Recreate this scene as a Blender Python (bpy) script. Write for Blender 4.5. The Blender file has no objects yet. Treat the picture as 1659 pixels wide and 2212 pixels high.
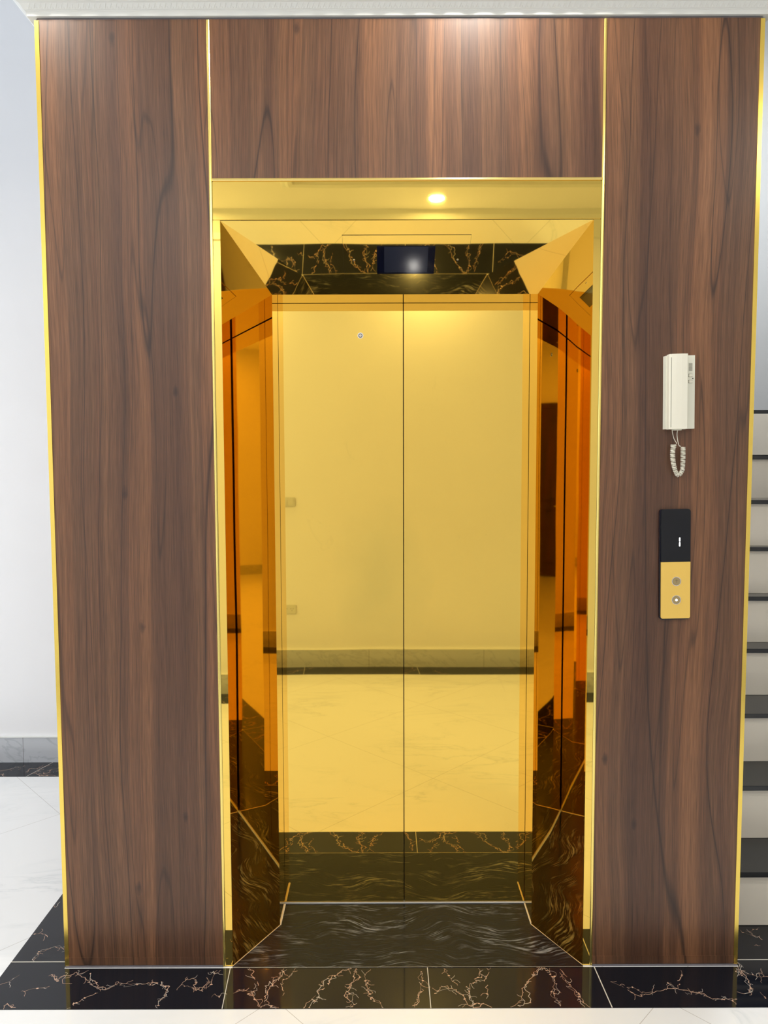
import bpy, bmesh, math, random
from mathutils import Vector, Matrix
random.seed(7)
S = bpy.context.scene
C = S.collection

# ---------------------------------------------------------------- camera
CAM_Z, CAM_D, PITCH, ROLL = 1.5537, 2.1542, 0.0642, 0.0031
cam_d = bpy.data.cameras.new('camera'); cam = bpy.data.objects.new('camera', cam_d); C.objects.link(cam)
fwd = Vector((0, math.cos(PITCH), -math.sin(PITCH))); right = Vector((1, 0, 0)); down = fwd.cross(right)
r2 = right * math.cos(ROLL) + down * math.sin(ROLL); d2 = down * math.cos(ROLL) - right * math.sin(ROLL)
m = Matrix((r2, -d2, -fwd)).transposed().to_4x4(); m.translation = Vector((0, -CAM_D, CAM_Z))
cam.matrix_world = m
cam_d.sensor_fit = 'VERTICAL'; cam_d.sensor_height = 24; cam_d.lens = 1562.45 / 2212 * 24; cam_d.clip_start = 0.05
S.camera = cam

# ---------------------------------------------------------------- world, exposure, lights
w = bpy.data.worlds.new('world'); S.world = w; w.use_nodes = True
w.node_tree.nodes['Background'].inputs[0].default_value = (0.75, 0.85, 1.0, 1)
w.node_tree.nodes['Background'].inputs[1].default_value = 0.6
S.view_settings.view_transform = 'Standard'; S.view_settings.look = 'None'
S.view_settings.exposure = -0.15; S.view_settings.gamma = 1.0; S.view_settings.use_curve_mapping = False
S.cycles.max_bounces = 20; S.cycles.glossy_bounces = 14; S.cycles.diffuse_bounces = 6
S.cycles.caustics_reflective = True; S.cycles.blur_glossy = 0.3; S.cycles.sample_clamp_indirect = 6
LAMP_W, LAMP_SPREAD, DAY_W = 10.0, 175, 120.0
LAMPS = [(0.31, -0.31), (0.33, -2.40), (-1.20, -0.31), (-1.22, -2.40), (2.05, -1.55), (-2.75, -0.94), (-2.75, -2.30),
         (3.6, -1.55), (-4.3, -1.55), (5.2, -1.55), (-5.7, -1.55)]
CEIL, VOID = 3.2, 4.3
def area(name, loc, rot, shape, sx, sy, watt, col, spread=180):
    l = bpy.data.lights.new(name, 'AREA'); l.shape = shape; l.size = sx
    if shape == 'RECTANGLE': l.size_y = sy
    l.energy = watt; l.color = col; l.spread = math.radians(spread)
    o = bpy.data.objects.new(name, l); C.objects.link(o); o.location = loc; o.rotation_euler = rot
    return o
area('window_daylight', (-6.39, 0.60, 2.30), (0, math.radians(-90), 0), 'RECTANGLE', 2.6, 1.2, DAY_W, (0.82, 0.90, 1.0))
area('stairwell_fill', (1.9, 1.0, 4.1), (0, 0, 0), 'DISK', 0.4, 0, 42, (0.9, 0.95, 1.0))  # added fill light above the stairs, no fitting; lifts the risers

# ---------------------------------------------------------------- materials
class N:
    def __init__(s, name, **kw):
        s.m = bpy.data.materials.new(name); s.m.use_nodes = True
        s.t = s.m.node_tree; s.b = s.t.nodes['Principled BSDF']
        for k, v in kw.items(): s.set(k, v)
    K = dict(col='Base Color', rough='Roughness', metal='Metallic', spec='Specular IOR Level', coat='Coat Weight',
             coatr='Coat Roughness', em='Emission Color', ems='Emission Strength', normal='Normal', trans='Transmission Weight')
    def set(s, k, v):
        i = s.b.inputs[s.K[k]]
        if isinstance(v, (tuple, float, int)):
            i.default_value = (*v, 1) if isinstance(v, tuple) and len(v) == 3 else v
        else: s.t.links.new(v, i)
    def _in(s, sock, v):
        if isinstance(v, (tuple, float, int)):
            if isinstance(v, tuple) and len(v) == 3 and sock.type == 'RGBA': v = (*v, 1)
            sock.default_value = v
        else: s.t.links.new(v, sock)
    def pos(s): return s.t.nodes.new('ShaderNodeNewGeometry').outputs['Position']
    def obj(s): return s.t.nodes.new('ShaderNodeTexCoord').outputs['Object']
    def sep(s, v):
        n = s.t.nodes.new('ShaderNodeSeparateXYZ'); s._in(n.inputs[0], v); return n.outputs
    def com(s, x, y, z):
        n = s.t.nodes.new('ShaderNodeCombineXYZ')
        for i, v in enumerate((x, y, z)): s._in(n.inputs[i], v)
        return n.outputs[0]
    def M(s, op, a, b=0.0, c=0.0):
        n = s.t.nodes.new('ShaderNodeMath'); n.operation = op
        s._in(n.inputs[0], a); s._in(n.inputs[1], b); s._in(n.inputs[2], c); return n.outputs[0]
    def noise(s, v, scale=1.0, detail=2.0, rough=0.5, dist=0.0):
        n = s.t.nodes.new('ShaderNodeTexNoise'); s._in(n.inputs['Vector'], v)
        n.inputs['Scale'].default_value = scale; n.inputs['Detail'].default_value = detail
        n.inputs['Roughness'].default_value = rough; n.inputs['Distortion'].default_value = dist
        return n.outputs['Fac']
    def ramp(s, f, *st):
        n = s.t.nodes.new('ShaderNodeValToRGB'); s._in(n.inputs[0], f); e = n.color_ramp.elements
        while len(e) < len(st): e.new(0.5)
        for i, (p, c) in enumerate(st):
            e[i].position = p; e[i].color = (*c, 1) if isinstance(c, tuple) else (c, c, c, 1)
        return n.outputs[0]
    def mix(s, f, a, b, mode='MIX'):
        n = s.t.nodes.new('ShaderNodeMix'); n.data_type = 'RGBA'; n.blend_type = mode
        s._in(n.inputs[0], f); s._in(n.inputs[6], a); s._in(n.inputs[7], b); return n.outputs[2]
    def bump(s, h, strength, dist=0.01):
        n = s.t.nodes.new('ShaderNodeBump'); n.inputs['Strength'].default_value = strength
        n.inputs['Distance'].default_value = dist; s._in(n.inputs['Height'], h); return n.outputs[0]

def wood_mat():
    n = N('walnut_laminate', rough=0.37, spec=0.52)
    X, Y, Z = n.sep(n.obj())
    X = n.M('ADD', X, n.M('MULTIPLY', Y, 1.0))
    warp = n.M('SUBTRACT', n.noise(n.com(n.M('MULTIPLY', X, 3.2), 0.0, n.M('MULTIPLY', Z, 0.9)), 1, 1), 0.5)
    x1 = n.M('ADD', X, n.M('MULTIPLY', warp, 0.07))
    x1 = n.M('ADD', x1, n.M('MULTIPLY', n.M('SUBTRACT', n.noise(n.com(n.M('MULTIPLY', X, 12.0), 5.0, n.M('MULTIPLY', Z, 1.5)), 1, 1), 0.5), 0.010))
    col = n.ramp(n.noise(n.com(n.M('MULTIPLY', x1, 9.0), 3.3, n.M('MULTIPLY', Z, 0.10)), 1, 2.0, 0.55),
                 (0.30, (0.077, 0.034, 0.019)), (0.42, (0.111, 0.051, 0.026)), (0.47, (0.149, 0.070, 0.034)),
                 (0.54, (0.122, 0.058, 0.029)), (0.60, (0.117, 0.052, 0.026)), (0.70, (0.202, 0.090, 0.040)))
    # planks: alternating tone with sharp borders, a lighter reddish sapwood stripe and a dark one
    saw = n.M('FRACT', n.M('MULTIPLY', x1, 4.3)); saw2 = n.M('FRACT', n.M('ADD', n.M('MULTIPLY', x1, 7.3), 0.37))
    col = n.mix(n.M('MULTIPLY', n.ramp(saw, (0.0, 0.0), (0.70, 0.0), (0.715, 1.0), (0.97, 1.0), (1.0, 0.0)), 0.34), col, (0.220, 0.094, 0.040))
    col = n.mix(n.M('MULTIPLY', n.M('POWER', saw2, 3.0), 0.36), col, (0.068, 0.031, 0.019))
    fine = n.noise(n.com(n.M('MULTIPLY', x1, 420.0), 0.0, n.M('MULTIPLY', Z, 9.0)), 1, 2, 0.65)
    col = n.mix(0.9, col, n.ramp(fine, (0.28, 0.60), (0.5, 0.98), (0.72, 1.32)), 'MULTIPLY')
    mid = n.noise(n.com(n.M('MULTIPLY', x1, 110.0), 7.0, n.M('MULTIPLY', Z, 1.4)), 1, 2, 0.6)
    col = n.mix(0.8, col, n.ramp(mid, (0.3, 0.68), (0.5, 1.0), (0.7, 1.24)), 'MULTIPLY')
    # dark flowing grain lines = contours of a stretched noise
    for k, (sx, sz, mul, wid, amt) in enumerate(((5.0, 0.30, 5.0, 0.014, 0.85), (11.0, 0.5, 3.0, 0.012, 0.6))):
        c = n.noise(n.com(n.M('MULTIPLY', x1, sx), 11.0 + 5 * k, n.M('MULTIPLY', Z, sz)), 1, 0.6)
        c = n.M('ADD', c, n.M('MULTIPLY', x1, 1.1 if k == 0 else -0.9))
        l = n.M('ABSOLUTE', n.M('SUBTRACT', n.M('FRACT', n.M('MULTIPLY', c, mul)), 0.5))
        f = n.ramp(l, (0.0, 1.0), (wid * 0.7, 0.7), (wid * 1.2, 0.25), (wid * 4, 0.0))
        col = n.mix(n.M('MULTIPLY', f, amt), col, (0.028, 0.014, 0.010))
    for kx, kz in ((-0.772, 1.474), (-0.730, 1.069), (-0.614, 1.775), (-0.611, 0.479), (-0.775, 2.774), (-0.761, 0.254),
                   (0.908, 2.518), (0.672, 0.657), (0.765, 0.453), (-0.247, 2.804)):
        dx = n.M('MULTIPLY', n.M('SUBTRACT', X, kx), 95.0); dz = n.M('MULTIPLY', n.M('SUBTRACT', Z, kz), 42.0)
        d = n.M('SQRT', n.M('ADD', n.M('MULTIPLY', dx, dx), n.M('MULTIPLY', dz, dz)))
        f = n.ramp(n.M('ADD', d, n.M('MULTIPLY', n.M('SUBTRACT', n.noise(n.com(n.M('MULTIPLY', X, 90.0), 0.0, n.M('MULTIPLY', Z, 40.0)), 1, 2), 0.5), 1.2)), (0.0, 0.8), (0.45, 0.55), (1.0, 0.0))
        col = n.mix(f, col, (0.032, 0.016, 0.012))
    n.set('col', col)
    n.set('normal', n.bump(fine, 0.12, 0.0006))
    return n.m

def gold_mat(name, col=(0.94, 0.655, 0.145), rough=0.02, wav=0.0, sc=2.5):
    n = N(name, col=col, metal=1.0, rough=rough)
    if wav:
        n.set('normal', n.bump(n.noise(n.obj(), sc, 1.0, 0.4), 1.0, wav))
    return n.m

def door_mat():
    n = N('door_gold_mirror', metal=1.0)
    X, Y, Z = n.sep(n.obj())
    # haze of a blurred-out reflection painted into the colour: slightly duller, darker patch
    P = n.com(X, 0.0, n.M('MULTIPLY', Z, 0.8))
    a = n.M('DIVIDE', n.M('SUBTRACT', X, -0.02), 0.17); b = n.M('DIVIDE', n.M('SUBTRACT', Z, 1.17), 0.30)
    d = n.M('SQRT', n.M('ADD', n.M('MULTIPLY', a, a), n.M('MULTIPLY', b, b)))
    d = n.M('ADD', d, n.M('MULTIPLY', n.M('SUBTRACT', n.noise(P, 5, 3), 0.5), 1.1))
    f = n.ramp(d, (0.2, 1.0), (1.15, 0.0))
    c = n.mix(n.M('MULTIPLY', f, 0.42), (0.87, 0.60, 0.130), (0.62, 0.47, 0.11))
    dn = n.noise(n.com(n.M('MULTIPLY', X, 1.6), 0.0, Z), 7.0, 4.0, 0.7, 1.5)
    spots = n.M('MULTIPLY', n.ramp(dn, (0.66, 0.0), (0.72, 1.0)), 0.12)
    c = n.mix(spots, c, (0.62, 0.42, 0.10))
    n.set('col', c); n.set('rough', n.M('ADD', 0.022, n.M('MULTIPLY', f, 0.02)))
    n.set('normal', n.bump(n.noise(n.com(n.M('MULTIPLY', X, 0.8), 0.0, n.M('MULTIPLY', Z, 0.6)), 3.0, 1.0), 1.0, 0.0005))
    return n.m

def white_floor_mat():
    n = N('white_marble_tile', rough=0.05, spec=0.3)
    X, Y, Z = n.sep(n.pos())
    col = (0.80, 0.805, 0.80)
    w1 = n.noise(n.com(n.M('MULTIPLY', X, 0.9), n.M('MULTIPLY', Y, 2.2), 0.0), 1.6, 5, 0.62, 0.9)
    l = n.M('ABSOLUTE', n.M('SUBTRACT', w1, 0.5))
    f = n.ramp(l, (0.0, 1.0), (0.012, 0.35), (0.05, 0.0))
    msk = n.ramp(n.noise(n.com(X, Y, 4.0), 1.7, 2), (0.48, 0.0), (0.62, 1.0))
    col = n.mix(n.M('MULTIPLY', n.M('MULTIPLY', f, msk), 0.42), col, (0.50, 0.54, 0.55))
    cloud = n.ramp(n.noise(n.com(X, n.M('MULTIPLY', Y, 2.0), 9.0), 2.2, 4, 0.6), (0.55, 0.0), (0.75, 1.0))
    col = n.mix(n.M('MULTIPLY', cloud, 0.22), col, (0.62, 0.66, 0.67))
    g = None
    for v in (n.M('MULTIPLY', n.M('ADD', n.M('ADD', X, Y), 0.463), 1 / 1.131), n.M('MULTIPLY', n.M('ADD', n.M('SUBTRACT', X, Y), 0.187), 1 / 1.131)):
        q = n.M('ABSOLUTE', n.M('SUBTRACT', n.M('FRACT', n.M('ADD', v, 0.5)), 0.5))
        s_ = n.M('LESS_THAN', q, 0.0011)
        g = s_ if g is None else n.M('MAXIMUM', g, s_)
    col = n.mix(n.M('MULTIPLY', g, 0.7), col, (0.36, 0.33, 0.29))
    n.set('col', col); return n.m

def slate_mat():
    n = N('black_streaked_granite', rough=0.12, spec=0.22)
    X, Y, Z = n.sep(n.pos())
    wy = n.M('ADD', Y, n.M('MULTIPLY', n.M('SUBTRACT', n.noise(n.com(X, n.M('MULTIPLY', Y, 1.0), 2.0), 3.2, 1.5), 0.5), 0.24))
    fine = n.noise(n.com(n.M('MULTIPLY', X, 13.0), n.M('MULTIPLY', wy, 170.0), 0.0), 1, 3, 0.65)
    patch = n.noise(n.com(n.M('MULTIPLY', X, 4.0), n.M('MULTIPLY', wy, 17.0), 6.0), 1, 3, 0.6)
    f = n.M('MULTIPLY', n.ramp(fine, (0.50, 0.0), (0.64, 1.0)), n.ramp(patch, (0.49, 0.03), (0.68, 1.0)))
    col = n.mix(n.M('MULTIPLY', f, 0.8), (0.011, 0.012, 0.013), (0.33, 0.35, 0.37))
    n.set('col', col); return n.m

def simple(name, col, rough=0.5, **kw): return N(name, col=col, rough=rough, **kw).m

def wall_mat(name, col):
    n = N(name, rough=0.6, spec=0.3)
    n.set('col', n.mix(n.ramp(n.noise(n.pos(), 1.3, 3), (0.3, 0.0), (0.7, 1.0)), col, tuple(c * 0.965 for c in col)))
    n.set('normal', n.bump(n.noise(n.pos(), 180, 2), 0.08, 0.001)); return n.m

def skirt_mat():
    n = N('grey_marble_skirting', rough=0.12)
    X, Y, Z = n.sep(n.pos())
    v = n.noise(n.com(n.M('ADD', X, n.M('MULTIPLY', Z, 0.8)), Y, Z), 4.0, 4, 0.6, 1.2)
    f = n.ramp(n.M('ABSOLUTE', n.M('SUBTRACT', v, 0.5)), (0.0, 0.5), (0.03, 0.0))
    col = n.mix(f, (0.50, 0.52, 0.55), (0.33, 0.35, 0.38))
    q = n.M('ABSOLUTE', n.M('SUBTRACT', n.M('FRACT', n.M('ADD', n.M('MULTIPLY', n.M('SUBTRACT', X, 0.77), 1 / 0.89), 0.5)), 0.5))
    col = n.mix(n.M('LESS_THAN', q, 0.0016), col, (0.22, 0.22, 0.22))
    n.set('col', col); return n.m

W = dict(
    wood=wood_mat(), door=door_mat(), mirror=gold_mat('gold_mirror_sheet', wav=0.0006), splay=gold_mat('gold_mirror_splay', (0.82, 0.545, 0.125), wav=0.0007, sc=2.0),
    strip=gold_mat('brushed_gold_trim', (1.0, 0.80, 0.24), 0.20), corner=gold_mat('gold_corner_trim', (0.96, 0.70, 0.15), 0.22), lip=gold_mat('gold_lip', (0.98, 0.76, 0.26), 0.14),
    plate=N('satin_gold_plate', col=(0.93, 0.62, 0.14), rough=0.3, metal=0.45).m, floor=white_floor_mat(), slate=slate_mat(),
    black=simple('black_portoro_tile', (0.0075, 0.0085, 0.013), 0.07, spec=0.4), vein=simple('copper_vein', (0.56, 0.36, 0.25), 0.2),
    veinw=simple('pale_vein', (0.55, 0.48, 0.40), 0.2), grout=simple('pale_grout', (0.62, 0.58, 0.50), 0.7),
    white=wall_mat('white_wall_paint', (0.84, 0.84, 0.85)), ceil=wall_mat('white_ceiling_paint', (0.90, 0.90, 0.885)),
    plaster=simple('white_plaster_moulding', (0.78, 0.79, 0.76), 0.45), skirt=skirt_mat(), gap=simple('dark_gap', (0.012, 0.010, 0.010), 0.9),
    stairw=wall_mat('grey_white_stair_wall', (0.62, 0.62, 0.61)), riser=simple('pale_stone_riser', (0.84, 0.79, 0.68), 0.3),
    tread=simple('black_granite_tread', (0.022, 0.024, 0.026), 0.14), plastic=simple('ivory_plastic', (0.82, 0.80, 0.68), 0.35),
    plastic2=simple('ivory_plastic_base', (0.76, 0.76, 0.65), 0.4), dark=simple('speaker_holes', (0.18, 0.17, 0.13), 0.8),
    glass=N('black_glass', col=(0.014, 0.015, 0.018), rough=0.25, spec=0.2).m, screen=N('screen_glass', col=(0.020, 0.024, 0.042), rough=0.06).m,
    bezel=N('screen_bezel', col=(0.002, 0.003, 0.012), rough=0.05).m, digit=N('lit_digit', col=(1.0, 1.0, 1.0), em=(1.0, 1.0, 1.0), ems=1.3).m,
    steel=gold_mat('bright_steel', (0.80, 0.80, 0.80), 0.12), alu=simple('aluminium_sill', (0.52, 0.53, 0.55), 0.35),
    button=gold_mat('bronze_button', (0.50, 0.39, 0.20), 0.35), engrave=simple('engraved_arrow', (0.12, 0.09, 0.05), 0.6),
    lamp=N('downlight_lens', col=(1.0, 1.0, 1.0), em=(1.0, 0.93, 0.80), ems=25.0).m, winedoor=None,
    switch=simple('white_switch_plastic', (0.66, 0.66, 0.63), 0.3), rim=simple('white_lamp_rim', (0.8, 0.8, 0.78), 0.4),
    alloyframe=simple('white_window_frame', (0.75, 0.75, 0.75), 0.4),
    sealant=simple('grey_sealant', (0.16, 0.15, 0.17), 0.5),
)
n = N('wine_red_wood', rough=0.2); X_, Y_, Z_ = n.sep(n.pos())
n.set('col', n.ramp(n.noise(n.com(n.M('MULTIPLY', Y_, 22.0), 0.0, n.M('MULTIPLY', Z_, 1.5)), 1, 3), (0.3, (0.030, 0.006, 0.005)), (0.7, (0.075, 0.015, 0.010))))
W['winedoor'] = n.m
n = N('window_glass', col=(1.0, 1.0, 1.0), rough=0.0, trans=1.0); W['wglass'] = n.m

# ---------------------------------------------------------------- helpers
def box(bm, x0, x1, y0, y1, z0, z1, mi=0, bev=0.0):
    vs = [bm.verts.new((x, y, z)) for z in (z0, z1) for y in (y0, y1) for x in (x0, x1)]
    fs = [bm.faces.new([vs[i] for i in q]) for q in ((0, 2, 3, 1), (4, 5, 7, 6), (0, 1, 5, 4), (2, 6, 7, 3), (0, 4, 6, 2), (1, 3, 7, 5))]
    for f in fs: f.material_index = mi
    if bev:
        es = list({e for f in fs for e in f.edges})
        r = bmesh.ops.bevel(bm, geom=es, offset=bev, segments=2, affect='EDGES', clamp_overlap=True)
        for f in r['faces']: f.material_index = mi
def quad(bm, pts, mi=0):
    f = bm.faces.new([bm.verts.new(p) for p in pts]); f.material_index = mi; return f
def prism(bm, prof, ax, a0, a1, mi=0):
    """closed profile of 2-D points extruded along axis ax ('x' profile=(y,z); 'y' profile=(x,z); 'z' profile=(x,y))"""
    def P(p, a): return {'x': (a, p[0], p[1]), 'y': (p[0], a, p[1]), 'z': (p[0], p[1], a)}[ax]
    A = [bm.verts.new(P(p, a0)) for p in prof]; B = [bm.verts.new(P(p, a1)) for p in prof]
    k = len(prof); fs = [bm.faces.new(A[::-1]), bm.faces.new(B)]
    for i in range(k): fs.append(bm.faces.new((A[i], A[(i + 1) % k], B[(i + 1) % k], B[i])))
    for f in fs: f.material_index = mi
def disc(bm, c, r, y0, y1, seg=32, mi=0, axis='y', r2=None):
    r2 = r if r2 is None else r2
    def P(a, rr, h):
        if axis == 'y': return (c[0] + rr * math.cos(a), h, c[1] + rr * math.sin(a))
        return (c[0] + rr * math.cos(a), c[1] + rr * math.sin(a), h)
    A = [bm.verts.new(P(2 * math.pi * i / seg, r, y0)) for i in range(seg)]
    B = [bm.verts.new(P(2 * math.pi * i / seg, r2, y1)) for i in range(seg)]
    fs = [bm.faces.new(A), bm.faces.new(B[::-1])]
    for i in range(seg): fs.append(bm.faces.new((A[i], B[i], B[(i + 1) % seg], A[(i + 1) % seg])))
    for f in fs: f.material_index = mi
def ring(bm, c, r0, r1, y0, y1, seg=36, mi=0, axis='y'):
    def P(a, rr, h):
        if axis == 'y': return (c[0] + rr * math.cos(a), h, c[1] + rr * math.sin(a))
        return (c[0] + rr * math.cos(a), c[1] + rr * math.sin(a), h)
    prof = ((r0, y0), (r1, y0), (r1, y1), (r0, y1))
    R = [[bm.verts.new(P(2 * math.pi * i / seg, a, h)) for a, h in prof] for i in range(seg)]
    for i in range(seg):
        for j in range(4):
            f = bm.faces.new((R[i][j], R[i][(j + 1) % 4], R[(i + 1) % seg][(j + 1) % 4], R[(i + 1) % seg][j])); f.material_index = mi
def tube(bm, pts, r, seg=8, mi=0):
    pts = [Vector(p) for p in pts]; rings = []; up = Vector((0.13, 1, 0.07)).normalized()
    for i, p in enumerate(pts):
        t = (pts[min(i + 1, len(pts) - 1)] - pts[max(i - 1, 0)]).normalized()
        u = (up - t * up.dot(t)).normalized(); v = t.cross(u); up = u
        rings.append([bm.verts.new(p + (u * math.cos(a) + v * math.sin(a)) * r) for a in (2 * math.pi * k / seg for k in range(seg))])
    for A, B in zip(rings, rings[1:]):
        for k in range(seg): bm.faces.new((A[k], A[(k + 1) % seg], B[(k + 1) % seg], B[k])).material_index = mi
    bm.faces.new(rings[0][::-1]); bm.faces.new(rings[-1])
def obj(name, bm, mats, parent=None, smooth=False, origin=None):
    bmesh.ops.recalc_face_normals(bm, faces=bm.faces[:])
    me = bpy.data.meshes.new(name)
    if origin is not None: bmesh.ops.translate(bm, vec=-Vector(origin), verts=bm.verts[:])
    bm.to_mesh(me); bm.free()
    for mm in (mats if isinstance(mats, (list, tuple)) else [mats]): me.materials.append(mm)
    if smooth:
        for p in me.polygons: p.use_smooth = True
    o = bpy.data.objects.new(name, me); C.objects.link(o)
    if origin is not None: o.location = origin
    if parent: o.parent = parent
    return o
def new(): return bmesh.new()
def boxo(name, dims, mat, parent=None, bev=0.0):
    bm = new(); box(bm, *dims, 0, bev); return obj(name, bm, mat, parent)
def struct(o): o['kind'] = 'structure'; return o
def tag(o, label, cat, group=None):
    o['label'] = label; o['category'] = cat
    if group: o['group'] = group
    return o
def empty(name, loc, label, cat, group=None):
    o = bpy.data.objects.new(name, None); o.empty_display_size = 0.05; C.objects.link(o); o.location = loc
    return tag(o, label, cat, group)
def under(o, root):
    """parent a mesh built in world coordinates under an Empty standing at its own place"""
    o.parent = root; o.matrix_parent_inverse = Matrix.Translation(-root.location); return o

# ---------------------------------------------------------------- measures of the place
XL, XR = -0.9955, 1.0939           # lift wall edges
SL, SR = -0.5000, 0.6385           # gold joint strips
TOP, HEAD = 2.829, 2.3816
A1, A2, B1, B2 = -0.4743, 0.6129, -0.3561, 0.4943
YC, YD = 0.1994, 0.3236            # end of splay, door plane
Z1, Z2 = 2.2657, 2.100             # soffit front / back height
SEAM = 0.0673
YB, YLW = -2.708, 1.572            # back wall, wall left of the lift
RX0, RX1 = -6.4, 6.3

# ---------------------------------------------------------------- room shell
bm = new(); quad(bm, [(RX0, YB, 0), (RX1, YB, 0), (RX1, 2.3, 0), (RX0, 2.3, 0)]); struct(obj('floor', bm, W['floor']))
bm = new()
box(bm, RX0, RX1, YB, 0.0, CEIL, CEIL + 0.14); box(bm, RX0, XL + 0.02, 0.0, YLW, VOID, VOID + 0.1); box(bm, XR - 0.02, 2.5, 0.0, 2.3, VOID, VOID + 0.1)
struct(obj('ceiling', bm, W['ceil']))
struct(boxo('wall_back', (RX0, RX1, YB - 0.12, YB, -0.1, CEIL), W['white']))
struct(boxo('wall_front', (RX0, XL + 0.02, YLW, YLW + 0.12, -0.1, VOID), W['white']))
struct(boxo('wall_right', (RX1, RX1 + 0.12, YB, 0.0, -0.1, CEIL), W['white']))
struct(boxo('wall_front_right', (2.62, RX1, 0.0, 0.12, -0.1, CEIL), W['white']))
struct(boxo('wall_stair_side', (2.50, 2.62, 0.0, 2.42, -0.1, VOID), W['stairw']))
struct(boxo('wall_stair_back', (XR - 0.3, 2.50, 2.30, 2.42, -0.1, VOID), W['stairw']))
bm = new()  # left end wall with a window opening
box(bm, RX0 - 0.12, RX0, YB, 0.0, -0.1, CEIL + 0.1); box(bm, RX0 - 0.12, RX0, 1.25, YLW + 0.12, -0.1, VOID)
box(bm, RX0 - 0.12, RX0, 0.0, 1.25, -0.1, 0.95); box(bm, RX0 - 0.12, RX0, 0.0, 1.25, 3.65, VOID)
struct(obj('wall_left', bm, W['white']))
bm = new()
for q in ((0.0, 0.05, 0.95, 3.65), (1.20, 1.25, 0.95, 3.65), (0.60, 0.65, 1.0, 3.60), (0.05, 1.20, 0.95, 1.0), (0.05, 1.20, 3.60, 3.65), (0.05, 1.20, 2.3, 2.35)):
    box(bm, RX0 - 0.08, RX0 - 0.03, q[0], q[1], q[2], q[3])
wf = struct(obj('window_1', bm, W['alloyframe']))
bm = new(); box(bm, RX0 - 0.06, RX0 - 0.055, 0.05, 1.20, 1.0, 3.60); obj('window_pane', bm, W['wglass'], wf)

# lift shaft core (side faces clad in the same laminate)
bm = new()
box(bm, XL + 0.004, A1 - 0.02, 0.014, 2.30, 0, 2.9); box(bm, A2 + 0.02, XR - 0.004, 0.014, 2.30, 0, 2.9)
box(bm, A1 - 0.02, A2 + 0.02, 0.014, 2.30, Z1 + 0.03, 2.9); box(bm, XL + 0.004, XR - 0.004, 0.0, 2.30, 2.9, VOID, 1); box(bm, A1 - 0.02, A2 + 0.02, 0.42, 2.30, 0, Z1 + 0.03)
struct(obj('wall_shaft', bm, [W['wood'], W['white']]))

# skirtings
def skirting(name, x0, x1, y, side):
    bm = new(); y1 = y + side * 0.012; box(bm, x0, x1, min(y, y1), max(y, y1), 0, 0.134)
    box(bm, x0, x1, min(y, y + side * 0.014), max(y, y + side * 0.014), 0.134, 0.139, 1)
    return struct(obj(name, bm, [W['skirt'], W['plaster']]))
skirting('baseboard_back', RX0, RX1, YB, 1); skirting('baseboard_front', RX0, XL, YLW, -1)
bm = new(); box(bm, RX0, RX0 + 0.012, YB + 0.013, YLW - 0.013, 0, 0.134); struct(obj('baseboard_left', bm, W['skirt']))
bm = new(); box(bm, RX1 - 0.012, RX1, YB + 0.013, -2.06, 0, 0.134); box(bm, RX1 - 0.012, RX1, -0.79, -0.01, 0, 0.134); struct(obj('baseboard_right', bm, W['skirt']))

# cornice along the top of the lift wall, wrapping its left corner
prof = [(0.0, 2.8355), (0.014, 2.8355), (0.019, 2.8355), (0.021, 2.8465), (0.0225, 2.8475), (0.0225, 2.8495), (0.025, 2.8505), (0.033, 2.8635), (0.037, 2.8650),
        (0.040, 2.868), (0.050, 2.873), (0.062, 2.886), (0.082, 2.93), (0.12, 3.01), (0.150, 3.05), (0.152, 3.09), (0.0, 3.12)]
bm = new(); rows = []
for sx, sy in (('L', 1), ('L', 0), ('R', 0), ('R', 1)):
    row = []
    for d, z in prof:
        x = (XL - d) if sx == 'L' else (XR + d); y = -max(d - 0.014, -0.010) if sy == 0 else 1.56
        row.append(bm.verts.new((x, y, z)))
    rows.append(row)
for A, B in zip(rows, rows[1:]):
    for i in range(len(prof) - 1): bm.faces.new((A[i], A[i + 1], B[i + 1], B[i]))
# rope-and-leaf relief of the frieze
x = XL - 0.012; k = 0
while x < XR + 0.02:
    # slanted leaf bar lying on the sloping frieze, and a small tongue between two bars
    for q, h in (([(0.0, 0.05), (0.0030, 0.05), (0.0085, 0.95), (0.0050, 0.95)], 0.0011), ([(0.0065, 0.05), (0.0120, 0.05), (0.0110, 0.35), (0.0080, 0.42)], 0.0008)):
        P_ = [Vector((x + a, -0.0110 - 0.0080 * b, 2.8505 + 0.0130 * b)) for a, b in q]; cen = sum(P_, Vector()) / 4; nn_ = Vector((0, -0.85, -0.52))
        A = [bm.verts.new(p) for p in P_]; B = [bm.verts.new(cen + (p - cen) * 0.55 + nn_ * h) for p in P_]
        bm.faces.new(B)
        for i in range(4): bm.faces.new((A[i], A[(i + 1) % 4], B[(i + 1) % 4], B[i]))
    if k % 5 == 0:   # scrolls above
        c = Vector((x + 0.02, -0.036, 2.879))
        for rr in (0.016, 0.009):
            tp = [c + Vector((rr * 1.4 * math.cos(a), -0.002 + rr * -0.3 * math.sin(a), rr * 0.7 * math.sin(a))) for a in (2 * math.pi * i / 14 for i in range(15))]
            tube(bm, tp, 0.0014, 6)
    x += 0.0155; k += 1
struct(obj('trim_1', bm, W['plaster']))
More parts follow.
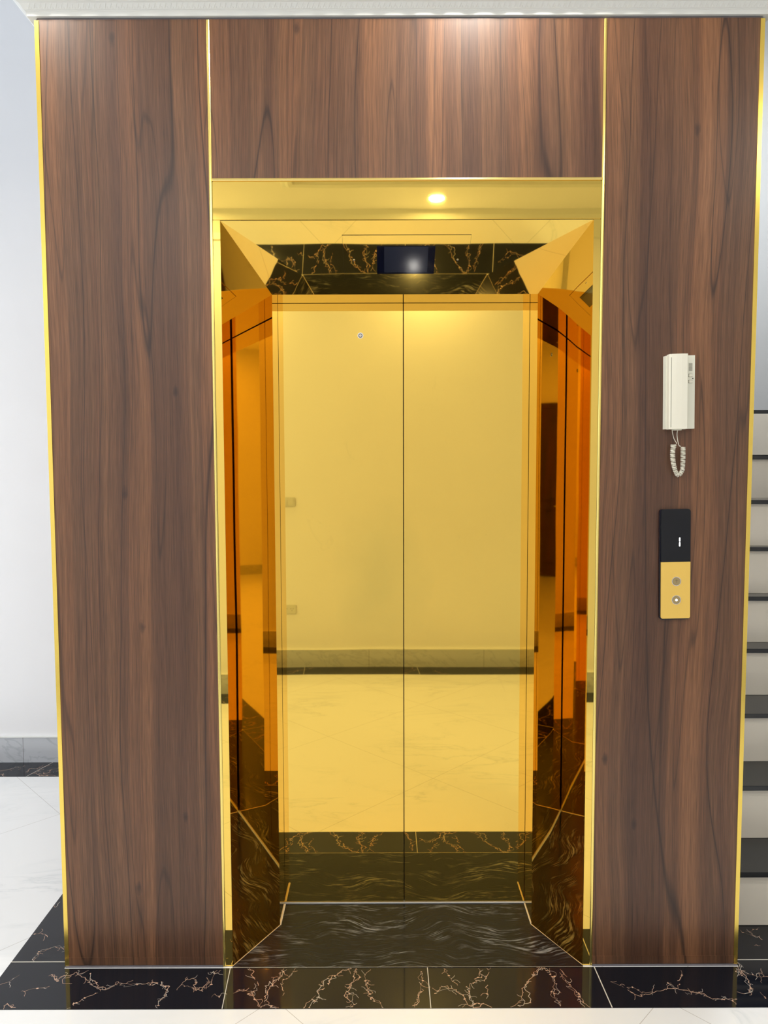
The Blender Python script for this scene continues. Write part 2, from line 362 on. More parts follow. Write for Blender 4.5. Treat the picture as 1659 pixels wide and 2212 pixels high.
# rectangular moulding on the ceiling in front of the lift (seen in the gold header)
bm = new()
def mould(x0, x1, y0, y1):
    rings = []
    for d, z in ((0.0, CEIL), (0.006, CEIL - 0.022), (0.03, CEIL - 0.03), (0.05, CEIL - 0.018), (0.075, CEIL - 0.012), (0.08, CEIL)):
        rings.append([bm.verts.new(p) for p in ((x0 - d, y0 - d, z), (x1 + d, y0 - d, z), (x1 + d, y1 + d, z), (x0 - d, y1 + d, z))])
    for A, B in zip(rings, rings[1:]):
        for i in range(4): bm.faces.new((A[i], A[(i + 1) % 4], B[(i + 1) % 4], B[i]))
mould(-0.52, 1.75, -2.14, -1.5)
struct(obj('trim_2', bm, W['plaster']))
bm = new()
prism(bm, [(YB, 3.04), (YB + 0.015, 3.04), (YB + 0.02, 3.08), (YB + 0.05, 3.12), (YB + 0.09, 3.165), (YB + 0.10, CEIL), (YB, CEIL)], 'x', RX0 + 0.01, RX1 - 0.01)
struct(obj('trim_7', bm, W['plaster']))

# ---------------------------------------------------------------- black tile border in the floor
VEINS = {
    'A': [[(-1.023, -0.039), (-0.998, -0.063), (-0.977, -0.047), (-0.941, -0.033), (-0.886, -0.063), (-0.85, -0.102), (-0.81, -0.079), (-0.753, -0.083), (-0.687, -0.074), (-0.644, -0.099), (-0.659, -0.14), (-0.662, -0.172)], [(-0.846, -0.112), (-0.882, -0.139), (-0.909, -0.172)], [(-1.077, -0.101), (-1.047, -0.092), (-1.005, -0.078)], [(-1.156, -0.082), (-1.138, -0.062), (-1.125, -0.032)], [(-0.604, -0.045), (-0.601, -0.08), (-0.546, -0.107), (-0.526, -0.074), (-0.531, -0.025), (-0.519, -0.015)], [(-0.524, -0.141), (-0.502, -0.118), (-0.48, -0.128)], [(-1.1, -0.174), (-1.101, -0.148), (-1.074, -0.16)], [(-1.173, 0.154), (-1.148, 0.166), (-1.114, 0.142)], [(-1.11, 0.03), (-1.097, 0.073), (-1.077, 0.096), (-1.042, 0.084)]],
    'B': [[(-0.42, -0.009), (-0.406, -0.045), (-0.382, -0.085)], [(-0.449, -0.113), (-0.425, -0.094), (-0.395, -0.108), (-0.375, -0.141), (-0.363, -0.174), (-0.339, -0.16), (-0.311, -0.169)], [(-0.313, -0.005), (-0.32, -0.056), (-0.351, -0.085), (-0.355, -0.141)], [(-0.277, -0.009), (-0.309, -0.066), (-0.305, -0.132)], [(-0.105, -0.01), (-0.126, -0.016), (-0.152, -0.046), (-0.177, -0.086), (-0.2, -0.142), (-0.23, -0.174)], [(-0.093, -0.01), (-0.095, -0.066), (-0.113, -0.124), (-0.091, -0.175)], [(-0.068, -0.027), (-0.06, -0.076), (-0.045, -0.124), (-0.011, -0.175)], [(0.11, -0.027), (0.114, -0.077), (0.098, -0.125), (0.089, -0.176)]],
    'C': [[(0.679, -0.07), (0.708, -0.089)], [(0.722, -0.108), (0.75, -0.127), (0.8, -0.118), (0.835, -0.099), (0.879, -0.109), (0.921, -0.124), (0.953, -0.143), (1.017, -0.15)], [(0.913, -0.027), (0.885, -0.061), (0.864, -0.105)], [(1.097, 0.014), (1.095, -0.042), (1.094, -0.091), (1.061, -0.128)], [(1.091, -0.042), (1.162, -0.052)], [(1.154, -0.016), (1.134, -0.081)], [(1.107, -0.119), (1.111, -0.147)], [(1.184, 0.155), (1.208, 0.143), (1.257, 0.184)], [(1.208, 0.143), (1.239, 0.12)], [(1.188, 0.086), (1.213, 0.086)]],
}
def ribbon(bm, pts, wid, z, mi):
    for a, b, w0, w1 in zip(pts, pts[1:], wid, wid[1:]):
        d = Vector((b[0] - a[0], b[1] - a[1])); L = d.length
        if L < 1e-5: continue
        nx, ny = -d.y / L, d.x / L
        quad(bm, [(a[0] - nx * w0, a[1] - ny * w0, z), (b[0] - nx * w1, b[1] - ny * w1, z), (b[0] + nx * w1, b[1] + ny * w1, z), (a[0] + nx * w0, a[1] + ny * w0, z)], mi)
def inside(p, R): return any(x0 <= p[0] <= x1 and y0 <= p[1] <= y1 for x0, x1, y0, y1 in R)
def vein(bm, path, R, z, dense=1.0):
    pts = []
    for (ax, ay), (bx, by) in zip(path, path[1:]):
        L = math.hypot(bx - ax, by - ay); k = max(2, int(L / 0.006))
        for i in range(k): pts.append((ax + (bx - ax) * i / k, ay + (by - ay) * i / k))
    pts.append(path[-1])
    for strand in range(1 if len(path) < 4 else 2):
        off = [0, 0]; cur = []; wd = []; wv = random.uniform(0.3, 0.8)
        for q, p in enumerate(pts):
            off[0] = off[0] * 0.82 + random.gauss(0, 0.0028) * (1 + strand); off[1] = off[1] * 0.82 + random.gauss(0, 0.0028) * (1 + strand)
            wv = max(0.15, min(1.4, wv + random.gauss(0, 0.25)))
            nxt = (p[0] + off[0], p[1] + off[1])
            if not inside(nxt, R) or random.random() < 0.05:
                if len(cur) > 2: ribbon(bm, cur, wd, z, 1 if strand == 0 or random.random() < 0.4 else 2)
                cur = []; wd = []; continue
            cur.append(nxt); wd.append(0.00050 * wv + (0.00012))
            if random.random() < 0.13 * dense:     # side branch
                a = random.uniform(0, 6.28); bp = [nxt]; bw = [0.0007]
                for s_ in range(random.randint(2, 6)):
                    a += random.gauss(0, 0.6); t = (bp[-1][0] + 0.005 * math.cos(a), bp[-1][1] + 0.005 * math.sin(a))
                    if not inside(t, R): break
                    bp.append(t); bw.append(0.00045)
                if len(bp) > 1: ribbon(bm, bp, bw, z, random.choice((1, 2)))
            if random.random() < 0.12 * dense:     # copper fleck
                a = random.uniform(0, 3.14); s1 = random.uniform(0.002, 0.0055); s2 = s1 * random.uniform(0.35, 0.7)
                pt = [(nxt[0] + s1 * math.cos(a + t) * (1 if t in (0, 3.14) else .5), nxt[1] + s2 * math.sin(a + t)) for t in (0, 0.9, 2.2, 3.14, 4.2, 5.4)]
                if all(inside(t, R) for t in pt): quad(bm, [(t[0], t[1], z + 0.0001) for t in pt], 1)
        if len(cur) > 1: ribbon(bm, cur, wd, z, 1 if strand == 0 else 2)
def rnd_veins(bm, x0, x1, y0, y1, R, z, n_):
    for i in range(n_):
        p = (random.uniform(x0, x1), random.uniform(y0, y1)); a = random.uniform(0, 6.28); path = [p]
        for s_ in range(random.randint(2, 5)):
            a += random.gauss(0, 0.8); p = (p[0] + 0.05 * math.cos(a), p[1] + 0.05 * math.sin(a)); path.append(p)
        vein(bm, path, R, z)
TZ = 0.0012
bm = new()
rects = [(-1.1749, 1.40, -0.1770, -0.0085), (-1.1749, XL, -0.0085, YLW), (XR, 2.5, -0.0085, 0.20), (1.40, 2.5, -0.1770, -0.0085)]
for x0, x1, y0, y1 in rects: box(bm, x0, x1, y0, y1, -0.01, TZ)
R = rects
for pth in VEINS['A'] + VEINS['B'] + VEINS['C']: vein(bm, pth, R, TZ + 0.0002, 1.3)
for pth in VEINS['B']:
    sh = [(x + 0.605 - 0.003, y) for x, y in pth]
    if max(p[0] for p in sh) < 0.64: vein(bm, sh, R, TZ + 0.0002, 1.3)
rnd_veins(bm, -1.17, -1.0, 0.2, 1.55, R, TZ + 0.0002, 12); rnd_veins(bm, 1.3, 2.4, -0.17, 0.15, R, TZ + 0.0002, 14)
def joint(a, b, wd=0.0011): ribbon(bm, [a, b], [wd, wd], TZ + 0.0004, 3)
joint((-0.4805, -0.0085), (-0.4687, -0.177)); joint((0.130, -0.0085), (0.130, -0.177)); joint((0.6469, -0.0085), (0.6495, -0.177), 0.0016)
joint((-1.1749, 0.022), (XL, 0.022), 0.0016); joint((XR, 0.022), (2.5, 0.022), 0.0016); joint((-1.1749, 0.62), (XL, 0.62)); joint((-1.1749, 1.22), (XL, 1.22))
struct(obj('trim_3', bm, [W['black'], W['vein'], W['veinw'], W['grout']]))
for nm, x0, x1, y0, y1, js in (('trim_4', RX0, RX1, YB + 0.014, -2.497, [-0.613 + 0.6 * 0 + 0.864 * k for k in range(-6, 8)]),
                               ('trim_5', RX0, -1.1749, 1.3834, YLW - 0.014, None)):
    bm = new(); box(bm, x0, x1, y0, y1, -0.01, TZ); R = [(x0, x1, y0, y1)]
    rnd_veins(bm, max(x0, -3.0), min(x1, 3.0), y0, y1, R, TZ + 0.0002, 34 if js else 14)
    if js:
        for j in js:
            if x0 < j < x1: joint((j, y0), (j + 0.012, y1))
    else:
        joint((-1.80, y0), (-1.745, y1)); joint((-2.42, y0), (-2.38, y1))
    struct(obj(nm, bm, [W['black'], W['vein'], W['veinw'], W['grout']]))

# granite threshold slab in the portal
bm = new()
prism(bm, [(A1, -0.0070), (A2, -0.0070), (A2, 0.0), (B2, YC), (B2, YD - 0.004), (B1, YD - 0.004), (B1, YC), (A1, 0.0)], 'z', -0.01, 0.0018)
th = tag(obj('threshold_slab', bm, W['slate']), 'black granite threshold slab with white streaks, in front of the golden lift doors', 'threshold')
bm = new()
for a, b, wd in (((A1 - 0.004, -0.0075), (A2 + 0.004, -0.0075), 0.0006), ((A1, 0.0005), (B1, YC), 0.0018), ((A2, 0.0005), (B2, YC), 0.0018),
                 ((B1 + 0.0016, YC), (B1 + 0.0016, YD - 0.006), 0.0022), ((B2 - 0.0014, YC), (B2 - 0.0014, YD - 0.006), 0.0012)):
    ribbon(bm, [a, b], [wd, wd], 0.0026, 0)
o = obj('grout_line', bm, W['grout'], th); o['label'] = 'pale grout bead around the granite slab'

# ---------------------------------------------------------------- laminate wall panels
def panel(x0, x1, z0, z1, label, foot=False):
    bm = new(); box(bm, x0, x1, 0.0, 0.013, z0, z1, 0, 0.0006)
    o = tag(obj('wood_wall_panel', bm, W['wood']), label, 'wall panel', 'walnut laminate panels round the lift')
    if foot:
        bm = new(); box(bm, x0, x1, -0.0016, 0.0, z0, z0 + 0.026, 0, 0.0005); obj('foot_rail', bm, W['wood'], o)
    return o
SW = 0.0042  # half strip width
P0_, P1_ = SL - SW, SR + SW
panel(XL + 0.012, SL - SW, 0.006, TOP, 'tall walnut laminate panel left of the lift, beside the white wall', True)
panel(SR + SW, XR - 0.011, 0.006, TOP, 'tall walnut laminate panel behind the wall handset and lift call panel', True)
panel(SL + SW, SR - SW, HEAD + 0.004, TOP, 'wide short walnut laminate panel above the golden lift header')
bm = new(); box(bm, XL + 0.004, XR - 0.004, 0.006, 0.014, TOP, 2.842); box(bm, XL + 0.002, P0_, -0.0035, 0.0, -0.001, 0.005); box(bm, P1_, XR - 0.002, -0.0035, 0.0, -0.001, 0.005)
struct(obj('trim_6', bm, W['sealant']))

def tstrip(x, label):
    bm = new()
    p = [(x - SW, 0.006), (x - SW, -0.0012), (x - SW * 0.55, -0.0028), (x, -0.0034), (x + SW * 0.55, -0.0028), (x + SW, -0.0012), (x + SW, 0.006)]
    prism(bm, p, 'z', 0.003, TOP - 0.003)
    tag(obj('gold_joint_strip', bm, W['strip']), label, 'trim strip', 'gold strips between the wood panels')
tstrip(SL, 'thin vertical gold strip on the left side of the lift frame, up to the cornice')
tstrip(SR, 'thin vertical gold strip on the right side of the lift frame, up to the cornice')
def corner(x, s, label):
    bm = new()
    p = [(x, -0.0016), (x - s * 0.0125, -0.0016), (x - s * 0.0125, 0.002), (x - s * 0.002, 0.002), (x - s * 0.002, 0.018), (x, 0.018)]
    prism(bm, p, 'z', 0.003, TOP - 0.003)
    tag(obj('gold_corner_strip', bm, W['corner']), label, 'trim strip', 'gold corner strips of the lift wall')
corner(XL, -1, 'gold corner strip on the outer left edge of the lift wall, by the white wall')
corner(XR, 1, 'gold corner strip on the outer right edge of the lift wall, by the staircase')

# ---------------------------------------------------------------- lift portal
fr = empty('lift_door_frame', (0.069, 0, 0), 'mirror-polished golden lift door frame with splayed jambs and a small display overhead', 'door frame')
P0 = SL + SW + 0.0006; P1 = SR - SW - 0.0006
bm = new(); box(bm, P0, P1, -0.0005, 0.010, Z1 + 0.0020, HEAD - 0.005, 0, 0.0012); under(obj('header_panel', bm, W['mirror']), fr)
bm = new()
prism(bm, [(0.006, HEAD - 0.005), (-0.003, HEAD - 0.0045), (-0.0045, HEAD - 0.001), (-0.003, HEAD + 0.003), (0.006, HEAD + 0.0036)], 'x', P0, P1)
o = under(obj('header_lip', bm, W['lip']), fr); o['label'] = 'bright rounded gold lip above the header'
def grid_sheet(bm, c00, c10, c11, c01, nu, nv, disp):
    """bilinear sheet, displaced along its own normal by disp(u, v)"""
    c00, c10, c11, c01 = map(Vector, (c00, c10, c11, c01)); nrm = (c10 - c00).cross(c01 - c00).normalized()
    V = [[bm.verts.new((c00 * (1 - u) * (1 - v) + c10 * u * (1 - v) + c11 * u * v + c01 * (1 - u) * v) + nrm * disp(u, v))
          for u in (i / nu for i in range(nu + 1))] for v in (j / nv for j in range(nv + 1))]
    for j in range(nv):
        for i in range(nu): bm.faces.new((V[j][i], V[j][i + 1], V[j + 1][i + 1], V[j + 1][i]))
for xa, xb, xc, side in ((P0, A1, B1, -1), (P1, A2, B2, 1)):
    bm = new(); lo, hi = min(xa, xb), max(xa, xb)
    box(bm, lo, hi, -0.0005, 0.010, 0.002, Z1 + 0.0012, 0, 0.0005)
    under(obj('side_flange', bm, W['mirror']), fr)
    bm = new()   # splayed jamb
    # slightly bowed sheet: (depth, x) profile, the top edge cut along the soffit
    pr = [(0.0, A1), (YC * 0.33, A1 + (B1 - A1) * 0.33), (YC * 0.66, A1 + (B1 - A1) * 0.66), (YC, B1)] if side < 0 else \
         [(0.0, A2), (0.05, A2 - 0.0305), (0.095, 0.5553), (0.125, 0.5378), (0.16, 0.5173), (YC, B2)]
    cols = []
    for yy, xx in pr:
        zt = Z1 + (Z2 - Z1) * yy / YC
        cols.append([bm.verts.new((xx, yy, 0.002 + (zt - 0.002) * k / 24)) for k in range(25)])
    for Ca, Cb in zip(cols, cols[1:]):
        for k in range(24): bm.faces.new((Ca[k], Cb[k], Cb[k + 1], Ca[k + 1]))
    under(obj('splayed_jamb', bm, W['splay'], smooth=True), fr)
    bm = new(); box(bm, min(xc, xc + side * 0.012), max(xc, xc + side * 0.012), YC, YD - 0.005, 0.002, Z2 + 0.001)
    under(obj('jamb_return', bm, W['mirror']), fr)
bm = new(); grid_sheet(bm, (A1, 0, Z1), (A2, 0, Z1), (B2, YC, Z2), (B1, YC, Z2), 60, 8, lambda u, v: 0.0)
so = under(obj('splayed_soffit', bm, W['mirror'], smooth=True), fr)
bm = new(); box(bm, B1, B2, YC, YD - 0.005, Z2, Z2 + 0.012); under(obj('soffit_return', bm, W['mirror']), fr)
# display plate let into the splayed soffit
slope = Vector((0, YC, Z2 - Z1)); sl = slope.length; sdir = slope.normalized(); sn = Vector((0, sdir.z, -sdir.y))
def S3(x, t, h): return Vector((x, 0, Z1)) + sdir * t + sn * h
def sbox(bm, x0, x1, t0, t1, h0, h1, mi=0):
    vs = [bm.verts.new(S3(x, t, h)) for h in (h0, h1) for t in (t0, t1) for x in (x0, x1)]
    for q in ((0, 2, 3, 1), (4, 5, 7, 6), (0, 1, 5, 4), (2, 6, 7, 3), (0, 4, 6, 2), (1, 3, 7, 5)): bm.faces.new([vs[i] for i in q]).material_index = mi
def tt(y): return y / YC * sl
bm = new(); sbox(bm, -0.1215, 0.2610, tt(0.037), tt(0.1545), 0.0, 0.0012)
pl = under(obj('display_plate', bm, W['mirror']), fr); pl['label'] = 'rectangular golden cover plate around the lift display'
bm = new(); sbox(bm, -0.0190, 0.1570, tt(0.064), tt(0.1395), 0.0012, 0.0022, 0); sbox(bm, 0.0026, 0.1360, tt(0.066), tt(0.1350), 0.0022, 0.0026, 1)
o = obj('display_screen', bm, [W['bezel'], W['screen']], pl); o['label'] = 'dark blue switched-off lift display'
bm = new(); sbox(bm, -0.1225, 0.2620, tt(0.0362), tt(0.037), 0.0, 0.0004); sbox(bm, -0.1220, -0.1215, tt(0.037), tt(0.155), 0.0, 0.0005); sbox(bm, 0.2610, 0.2615, tt(0.037), tt(0.155), 0.0, 0.0005); sbox(bm, -0.1220, 0.2615, tt(0.1545), tt(0.1551), 0.0, 0.0005); obj('plate_gap', bm, W['gap'], pl)
for xs in (-0.0894, 0.2276):
    bm = new(); c = S3(xs, tt(0.1017), 0)
    vs = []
    for h, r in ((0.0012, 0.0034), (0.0028, 0.0028)):
        vs.append([bm.verts.new(S3(xs + r * math.cos(a), tt(0.1017) + r * math.sin(a), h)) for a in (2 * math.pi * i / 18 for i in range(18))])
    bm.faces.new(vs[1])
    for i in range(18): bm.faces.new((vs[0][i], vs[0][(i + 1) % 18], vs[1][(i + 1) % 18], vs[1][i]))
    obj('screw', bm, W['steel'], pl)
# aluminium sill and dark running gap
bm = new(); box(bm, B1 - 0.01, B2 + 0.01, YD - 0.0045, YD + 0.0, 0.0, 0.0055, 0, 0.0004); under(obj('sill_rail', bm, W['alu']), fr)

# ---------------------------------------------------------------- lift doors
def liftdoor(x0, x1, label):
    bm = new(); box(bm, x0, x1, YD, YD + 0.03, 0.006, Z2 + 0.03, 0, 0.0012)
    return tag(obj('lift_door_panel', bm, W['door']), label, 'lift door', 'sliding lift doors')
dl = liftdoor(B1 - 0.06, SEAM - 0.0016, 'left golden mirror lift door panel with a small round keyhole')
dr = liftdoor(SEAM + 0.0016, B2 + 0.06, 'right golden mirror lift door panel, plain, nearer the call panel')
bm = new(); disc(bm, (-0.0778, 1.9919), 0.0098, YD - 0.0012, YD + 0.002, 32); o = obj('key_hole_disc', bm, W['steel'], dl); o['label'] = 'round steel emergency keyhole plate'
bm = new(); ring(bm, (-0.0778, 1.9919), 0.0048, 0.0070, YD - 0.0030, YD - 0.0010, 28); obj('key_hole_ring', bm, W['dark'], o)
bm = new(); disc(bm, (-0.0778, 1.9919), 0.0042, YD - 0.0022, YD - 0.0008, 24); obj('key_hole_core', bm, W['rim'], o)
bm = new(); box(bm, SEAM - 0.0030, SEAM + 0.0030, YD + 0.012, YD + 0.028, 0.006, Z2 + 0.03); obj('seam_gasket', bm, W['gap'], dl)

# ---------------------------------------------------------------- wall handset
ic = empty('wall_intercom', (0.872, 0.0, 1.765), 'ivory wall handset intercom hung above the lift call panel', 'intercom')
def loc(bm): return bm
def local(name, bm, mats, parent, smooth=False): return obj(name, bm, mats, parent, smooth)
TILT = -0.9
ic.rotation_euler = (0, math.radians(TILT), 0)
X0, X1, ZB, ZT = -0.0440, 0.0400, -0.1065, 0.1065
bm = new(); prism(bm, [(X0 - 0.0030, 0.0), (X0 - 0.002, -0.018), (X1 - 0.001, -0.018), (X1, -0.015), (X1 + 0.0005, 0.0)], 'z', ZB, ZT)
bs = local('base_plate', bm, W['plastic2'], ic)
bm = new()
for i in range(7):
    for j in range(10): box(bm, 0.0215 + i * 0.00150, 0.0224 + i * 0.00150, -0.0184, -0.0179, 0.0620 + j * 0.00225, 0.0634 + j * 0.00225)
local('speaker_grille', bm, W['dark'], bs)
for z in (0.0485, 0.0305):
    bm = new(); box(bm, 0.0210, 0.0310, -0.0205, -0.0175, z - 0.0040, z + 0.0040, 0, 0.0009)
    box(bm, 0.0204, 0.0316, -0.0182, -0.0176, z - 0.0046, z + 0.0046, 1); local('push_button', bm, [W['plastic'], W['dark']], bs)
bm = new(); disc(bm, (0.0330, 0.0395), 0.0016, -0.0186, -0.0176, 16); o = local('indicator_hole', bm, W['gap'], bs)
bm = new()   # handset: side rail, groove, raised front
hp = [(-0.0435, -0.018), (-0.0440, -0.026), (-0.0432, -0.036), (-0.0420, -0.0385), (-0.0395, -0.0395), (-0.0380, -0.0388), (-0.0372, -0.0410),
      (-0.024, -0.0424), (-0.008, -0.0428), (0.0080, -0.0422), (0.0102, -0.0390), (0.0110, -0.018)]
prism(bm, hp, 'z', ZB - 0.0015, ZT + 0.0020)
hs = local('handset', bm, W['plastic'], ic)
bv = hs.modifiers.new('soft', 'BEVEL'); bv.width = 0.0012; bv.segments = 2; bv.limit_method = 'ANGLE'
bm = new(); box(bm, -0.0394, -0.0378, -0.0402, -0.0375, ZB + 0.004, ZT - 0.008); g_ = local('handset_groove_shade', bm, simple('handset_shadow_gap', (0.30, 0.30, 0.26), 0.7), hs)  # darker strip whose colour stands in for shade in the groove
# cord: two straight leads into one coiled loop
def catmull(P, k=24):
    out = []
    Q = [P[0]] + P + [P[-1]]
    for i in range(1, len(Q) - 2):
        for j in range(k):
            t = j / k; a, b, c, d = (Vector(q) for q in Q[i - 1:i + 3])
            out.append(0.5 * ((2 * b) + (c - a) * t + (2 * a - 5 * b + 4 * c - d) * t * t + (3 * b - a - 3 * c + d) * t ** 3))
    out.append(Vector(P[-1])); return out
cy = -0.017
bm = new()
axis = catmull([(0.8530, cy, 1.6130), (0.8508, cy, 1.590), (0.8525, cy, 1.565), (0.8590, cy, 1.538), (0.8700, cy + 0.004, 1.5225), (0.8800, cy, 1.536), (0.8815, cy, 1.558), (0.8815, cy, 1.582), (0.8808, cy, 1.6055)], 20)
L = [0.0]
for a, b in zip(axis, axis[1:]): L.append(L[-1] + (b - a).length)
pitch = 0.00375; turns = L[-1] / pitch; hel = []; NT = 14; tot = int(turns * NT); j = 0
for i in range(tot + 1):
    s_ = L[-1] * i / tot
    while j < len(L) - 2 and L[j + 1] < s_: j += 1
    f = (s_ - L[j]) / (L[j + 1] - L[j]); c = axis[j].lerp(axis[j + 1], f); t = (axis[j + 1] - axis[j]).normalized()
    u = Vector((0, 1, 0)); v = t.cross(u).normalized(); a = 2 * math.pi * i / NT; R_ = 0.0056 + 0.0004 * math.sin(i * 0.013)
    if i < NT * 2.2: R_ += 0.0016
    hel.append(c + (v * math.cos(a) + u * math.sin(a)) * R_ + t * 0.0006 * math.sin(i * 0.31))
lead1 = catmull([(0.8468, -0.018, 1.6600), (0.8495, -0.017, 1.645), (0.8542, -0.016, 1.630), (0.8605, -0.017, 1.6185), (0.8615, -0.019, 1.6150)], 8)
lead2 = catmull([(0.8644, -0.018, 1.6600), (0.8625, -0.017, 1.645), (0.8645, -0.016, 1.628), (0.8690, -0.017, 1.6100), (0.8740, -0.019, 1.6075)], 8)
org = Vector((0.872, 0.0, 1.765))
tube(bm, [p for p in hel], 0.00125, 6); tube(bm, lead1, 0.0010, 6); tube(bm, lead2, 0.0010, 6)
inv = Matrix.Rotation(-math.radians(TILT), 4, 'Y')
bmesh.ops.transform(bm, matrix=inv @ Matrix.Translation(-org), verts=bm.verts[:])
o = local('coiled_cord', bm, W['plastic'], ic, True); o['label'] = 'ivory coiled cord hanging in a loop'
bm = new(); box(bm, -0.026, 0.000, -0.024, -0.012, ZB - 0.0045, ZB, 0, 0.001); local('cord_socket', bm, W['plastic2'], ic)

# ---------------------------------------------------------------- lift call panel
cp = empty('lift_call_panel', (0.8705, 0.0, 1.2565), 'slim lift call panel, black glass above and gold below with two round buttons', 'call panel')
cp.rotation_euler = (0, math.radians(-1.0), 0)
def rrect(x0, x1, z0, z1, r, tr, br, k=6):
    pts = []
    for cx, cz, a0, on in ((x1 - r, z1 - r, 0, tr), (x0 + r, z1 - r, 90, tr), (x0 + r, z0 + r, 180, br), (x1 - r, z0 + r, 270, br)):
        if on:
            for i in range(k + 1):
                a = math.radians(a0 + 90 * i / k); pts.append((cx + r * math.cos(a), cz + r * math.sin(a)))
        else:
            sx = 1 if a0 in (0, 270) else -1; sz = 1 if a0 in (0, 90) else -1; pts.append((cx + sx * r, cz + sz * r))
    return pts
bm = new(); prism(bm, rrect(-0.0480, 0.0440, -0.1665, 0.1655, 0.009, 1, 1), 'y', -0.0085, 0.0); local('back_box', bm, W['bezel'], cp)
bm = new(); prism(bm, rrect(-0.0450, 0.0430, 0.0080, 0.1650, 0.008, 1, 0), 'y', -0.0125, -0.0085); gp = local('black_glass', bm, W['glass'], cp)
bv = gp.modifiers.new('soft', 'BEVEL'); bv.width = 0.0008; bv.segments = 2; bv.limit_method = 'ANGLE'
bm = new(); prism(bm, rrect(-0.0450, 0.0430, -0.1630, 0.0075, 0.006, 0, 1), 'y', -0.0125, -0.0085); pp = local('gold_faceplate', bm, W['plate'], cp)
bv = pp.modifiers.new('soft', 'BEVEL'); bv.width = 0.0008; bv.segments = 2; bv.limit_method = 'ANGLE'
bm = new()
for z0, z1 in ((0.0540, 0.0668), (0.0680, 0.0808)): prism(bm, rrect(0.0082, 0.0122, z0, z1, 0.0019, 1, 1, 3), 'y', -0.0129, -0.0124)
o = local('floor_digit', bm, W['digit'], gp); o['label'] = 'lit white floor number 1'
for k, cz in enumerate((-0.0505, -0.1065)):
    bm = new(); ring(bm, (0.0005, cz), 0.0122, 0.0138, -0.0142, -0.0122, 40); rg = local('button_ring', bm, W['steel'], pp)
    for a in range(40, 160, 24):
        pass
    bm = new(); disc(bm, (0.0005, cz), 0.0118, -0.0146, -0.0120, 36, r2=0.0120); bt = local('call_button', bm, W['button'], pp)
    bt['label'] = 'round bronze button with an engraved up arrow' if k == 0 else 'round bronze button with a lit white ring'
    bm = new()
    if k == 0:
        c = (0.0005, cz); y0, y1 = -0.0149, -0.0144
        box(bm, c[0] - 0.0004, c[0] + 0.0004, y0, y1, cz - 0.0048, cz + 0.0045)
        for s_ in (-1, 1): prism(bm, [(c[0], cz + 0.0052), (c[0], cz + 0.0042), (c[0] + s_ * 0.0042, cz + 0.0008), (c[0] + s_ * 0.0044, cz + 0.0016)], 'y', y0, y1)
        local('up_arrow', bm, W['engrave'], bt)
    else:
        ring(bm, (0.0005, cz), 0.0013, 0.0036, -0.0150, -0.0144, 24); local('lit_ring', bm, W['digit'], bt)
        bm = new(); disc(bm, (0.0005, cz), 0.0012, -0.0148, -0.0144, 12); local('ring_centre', bm, W['engrave'], bt)

# ---------------------------------------------------------------- staircase winding up on the right
st = empty('staircase', (1.7, 0.18, 0), 'winding staircase with black granite treads and pale risers, right of the lift wall', 'staircase')
STEPS = [(0.171, 0.198, 0.0), (0.374, 0.401, 0.0), (0.570, 0.597, 0.0), (0.779, 0.796, 0.012), (0.873, 0.996, 0.03), (0.934, 1.199, 0.05), (0.967, 1.400, 0.06), (1.120, 1.594, -0.03)]
for k, (yf, z, tl) in enumerate(STEPS):
    x0, x1 = XR + 0.001, 2.498; ynext = STEPS[k + 1][0] + 0.02 if k + 1 < len(STEPS) else yf + 0.28
    tn = STEPS[k + 1][2] if k + 1 < len(STEPS) else tl
    zp = STEPS[k - 1][1] if k else 0.0
    xp = 1.55  # the strip of stair the camera sees; treads turn about it
    F = lambda x, y, t: y - t * (x - xp)
    bm = new()
    def slab(ya, ta, yb, tb, z0, z1, mi=0):
        vs = [bm.verts.new(p) for zz in (z0, z1) for p in ((x0, F(x0, ya, ta), zz), (x1, F(x1, ya, ta), zz), (x1, F(x1, yb, tb), zz), (x0, F(x0, yb, tb), zz))]
        fs = [bm.faces.new([vs[i] for i in q]) for q in ((0, 3, 2, 1), (4, 5, 6, 7), (0, 1, 5, 4), (1, 2, 6, 5), (2, 3, 7, 6), (3, 0, 4, 7))]
        es = [e for e in fs[2].edges]; bmesh.ops.bevel(bm, geom=es, offset=0.0015, segments=2, affect='EDGES')
    slab(yf, tl, ynext + 0.01, tn, z - 0.018, z)
    under(obj('tread', bm, W['tread']), st)
    bm = new(); slab(yf + 0.02, tl, yf + 0.035, tl, max(zp, 0.002), z - 0.018)
    under(obj('riser', bm, W['riser']), st)
bm = new(); box(bm, XR + 0.001, 2.498, 1.40, 1.415, 1.60, 1.80); under(obj('riser', bm, W['riser']), st)
bm = new(); box(bm, XR + 0.001, 2.498, 1.40, 2.28, 1.80, 1.818); under(obj('landing', bm, W['tread']), st)

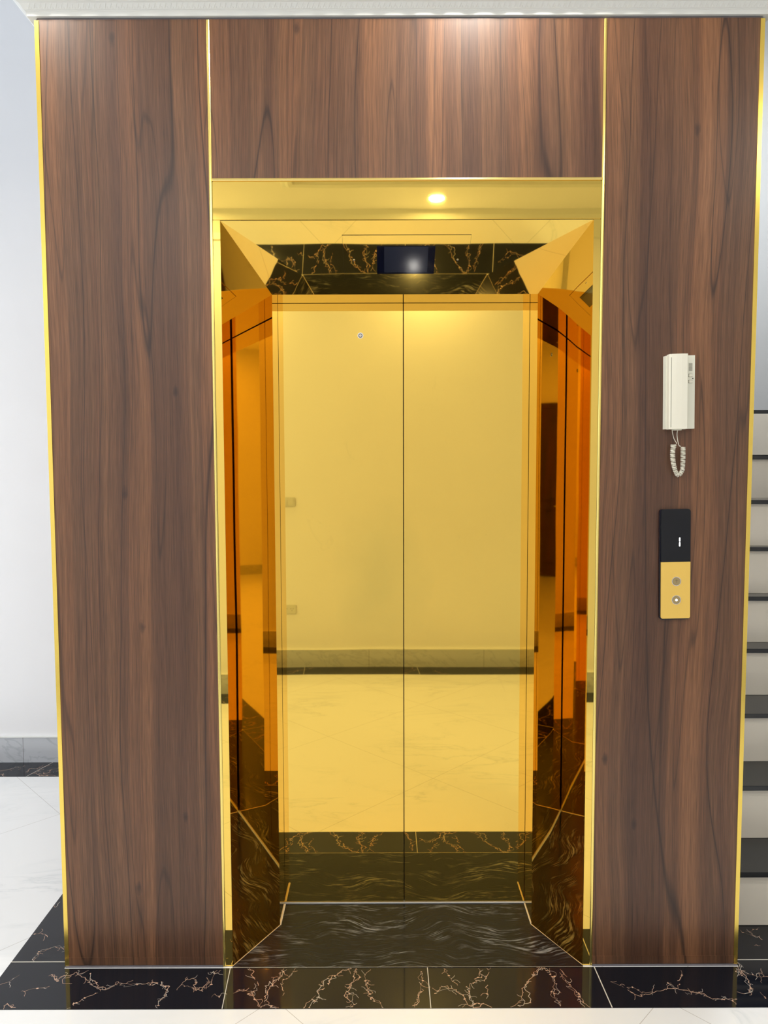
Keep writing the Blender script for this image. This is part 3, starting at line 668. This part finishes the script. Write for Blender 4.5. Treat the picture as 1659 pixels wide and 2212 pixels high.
# ---------------------------------------------------------------- things seen in the golden mirrors
def outlet(z, label, kind):
    e = empty(kind, (-0.735, YB, z), label, 'switch' if 'switch' in kind else 'socket')
    bm = new(); box(bm, -0.058, 0.058, 0.0, 0.009, -0.035, 0.035, 0, 0.002); pb = obj('cover_plate', bm, W['switch'], e)
    bm = new()
    if 'switch' in kind:
        box(bm, -0.046, -0.002, 0.009, 0.012, -0.021, 0.021, 0, 0.001); box(bm, 0.002, 0.046, 0.009, 0.012, -0.021, 0.021, 0, 0.001); obj('rocker', bm, W['switch'], pb)
    else:
        for cx in (-0.025, 0.025):
            for dx, dz in ((-0.009, 0.006), (0.009, 0.006), (0.0, -0.009)): disc(bm, (cx + dx, dz), 0.0028, 0.0088, 0.0096, 12)
        obj('socket_holes', bm, W['dark'], pb)['kind'] = 'stuff'
outlet(1.281, 'white light switch plate mirrored in the left lift door at chest height', 'light_switch')
outlet(0.451, 'white wall socket mirrored low in the left lift door', 'wall_socket')
# wine red entrance door at the far right end
bm = new(); box(bm, RX1 - 0.05, RX1 - 0.001, -2.05, -1.97, 0, 2.40); box(bm, RX1 - 0.05, RX1 - 0.001, -0.88, -0.80, 0, 2.40); box(bm, RX1 - 0.05, RX1 - 0.001, -1.97, -0.88, 2.32, 2.40)
dd = struct(obj('door_1', bm, W['winedoor']))
bm = new(); box(bm, RX1 - 0.035, RX1 - 0.005, -1.968, -0.882, 0.004, 2.318)
for ya, yb_ in ((-1.88, -1.47), (-1.39, -0.97)):
    for za, zb_ in ((0.18, 0.95), (1.10, 2.15)): box(bm, RX1 - 0.045, RX1 - 0.034, ya, yb_, za, zb_, 0, 0.006)
obj('door_leaf', bm, W['winedoor'], dd)
bm = new(); tube(bm, [(RX1 - 0.05, -1.50, 1.0), (RX1 - 0.09, -1.50, 1.0), (RX1 - 0.09, -1.50, 1.02), (RX1 - 0.09, -1.62, 1.02)], 0.009, 8); obj('door_handle', bm, W['steel'], dd)

# ceiling downlights
proto = None
WORDS = ['ceiling downlight close to the lift wall, just in front of the lift header', 'ceiling downlight near the back wall, glowing as a bright spot in the gold header',
         'ceiling downlight close to the outer edge of the left wood panel', 'ceiling downlight near the back wall opposite the left wood panel',
         'ceiling downlight in front of the staircase', 'ceiling downlight left of the lift wall, nearer the open side', 'ceiling downlight left of the lift wall, nearer the back wall',
         'ceiling downlight in the right passage, first beyond the staircase', 'ceiling downlight in the left passage, halfway to the end wall',
         'ceiling downlight in the right passage, nearest the wine red door', 'ceiling downlight in the left passage, nearest the end wall']
for k, (x, y) in enumerate(LAMPS):
    lab = WORDS[k]
    if proto is None:
        e = empty('ceiling_downlight', (x, y, CEIL), lab, 'ceiling light', 'recessed ceiling downlights')
        bm = new(); ring(bm, (0, 0), 0.045, 0.062, -0.008, 0.0, 36, axis='z'); obj('lamp_rim', bm, W['rim'], e)
        bm = new(); disc(bm, (0, 0), 0.046, -0.003, -0.001, 32, axis='z'); obj('lamp_lens', bm, W['lamp'], e)
        proto = e
    else:
        e = proto.copy(); C.objects.link(e); e.location = (x, y, CEIL); e['label'] = lab
        for ch in list(proto.children):
            c = ch.copy(); C.objects.link(c); c.parent = e
    area('downlight_beam', (x, y, CEIL - 0.010), (0, 0, 0), 'DISK', 0.085, 0, LAMP_W * {0: 1.6, 1: 0.9, 2: 1.15}.get(k, 1.0), (1.0, 0.955, 0.88), LAMP_SPREAD)
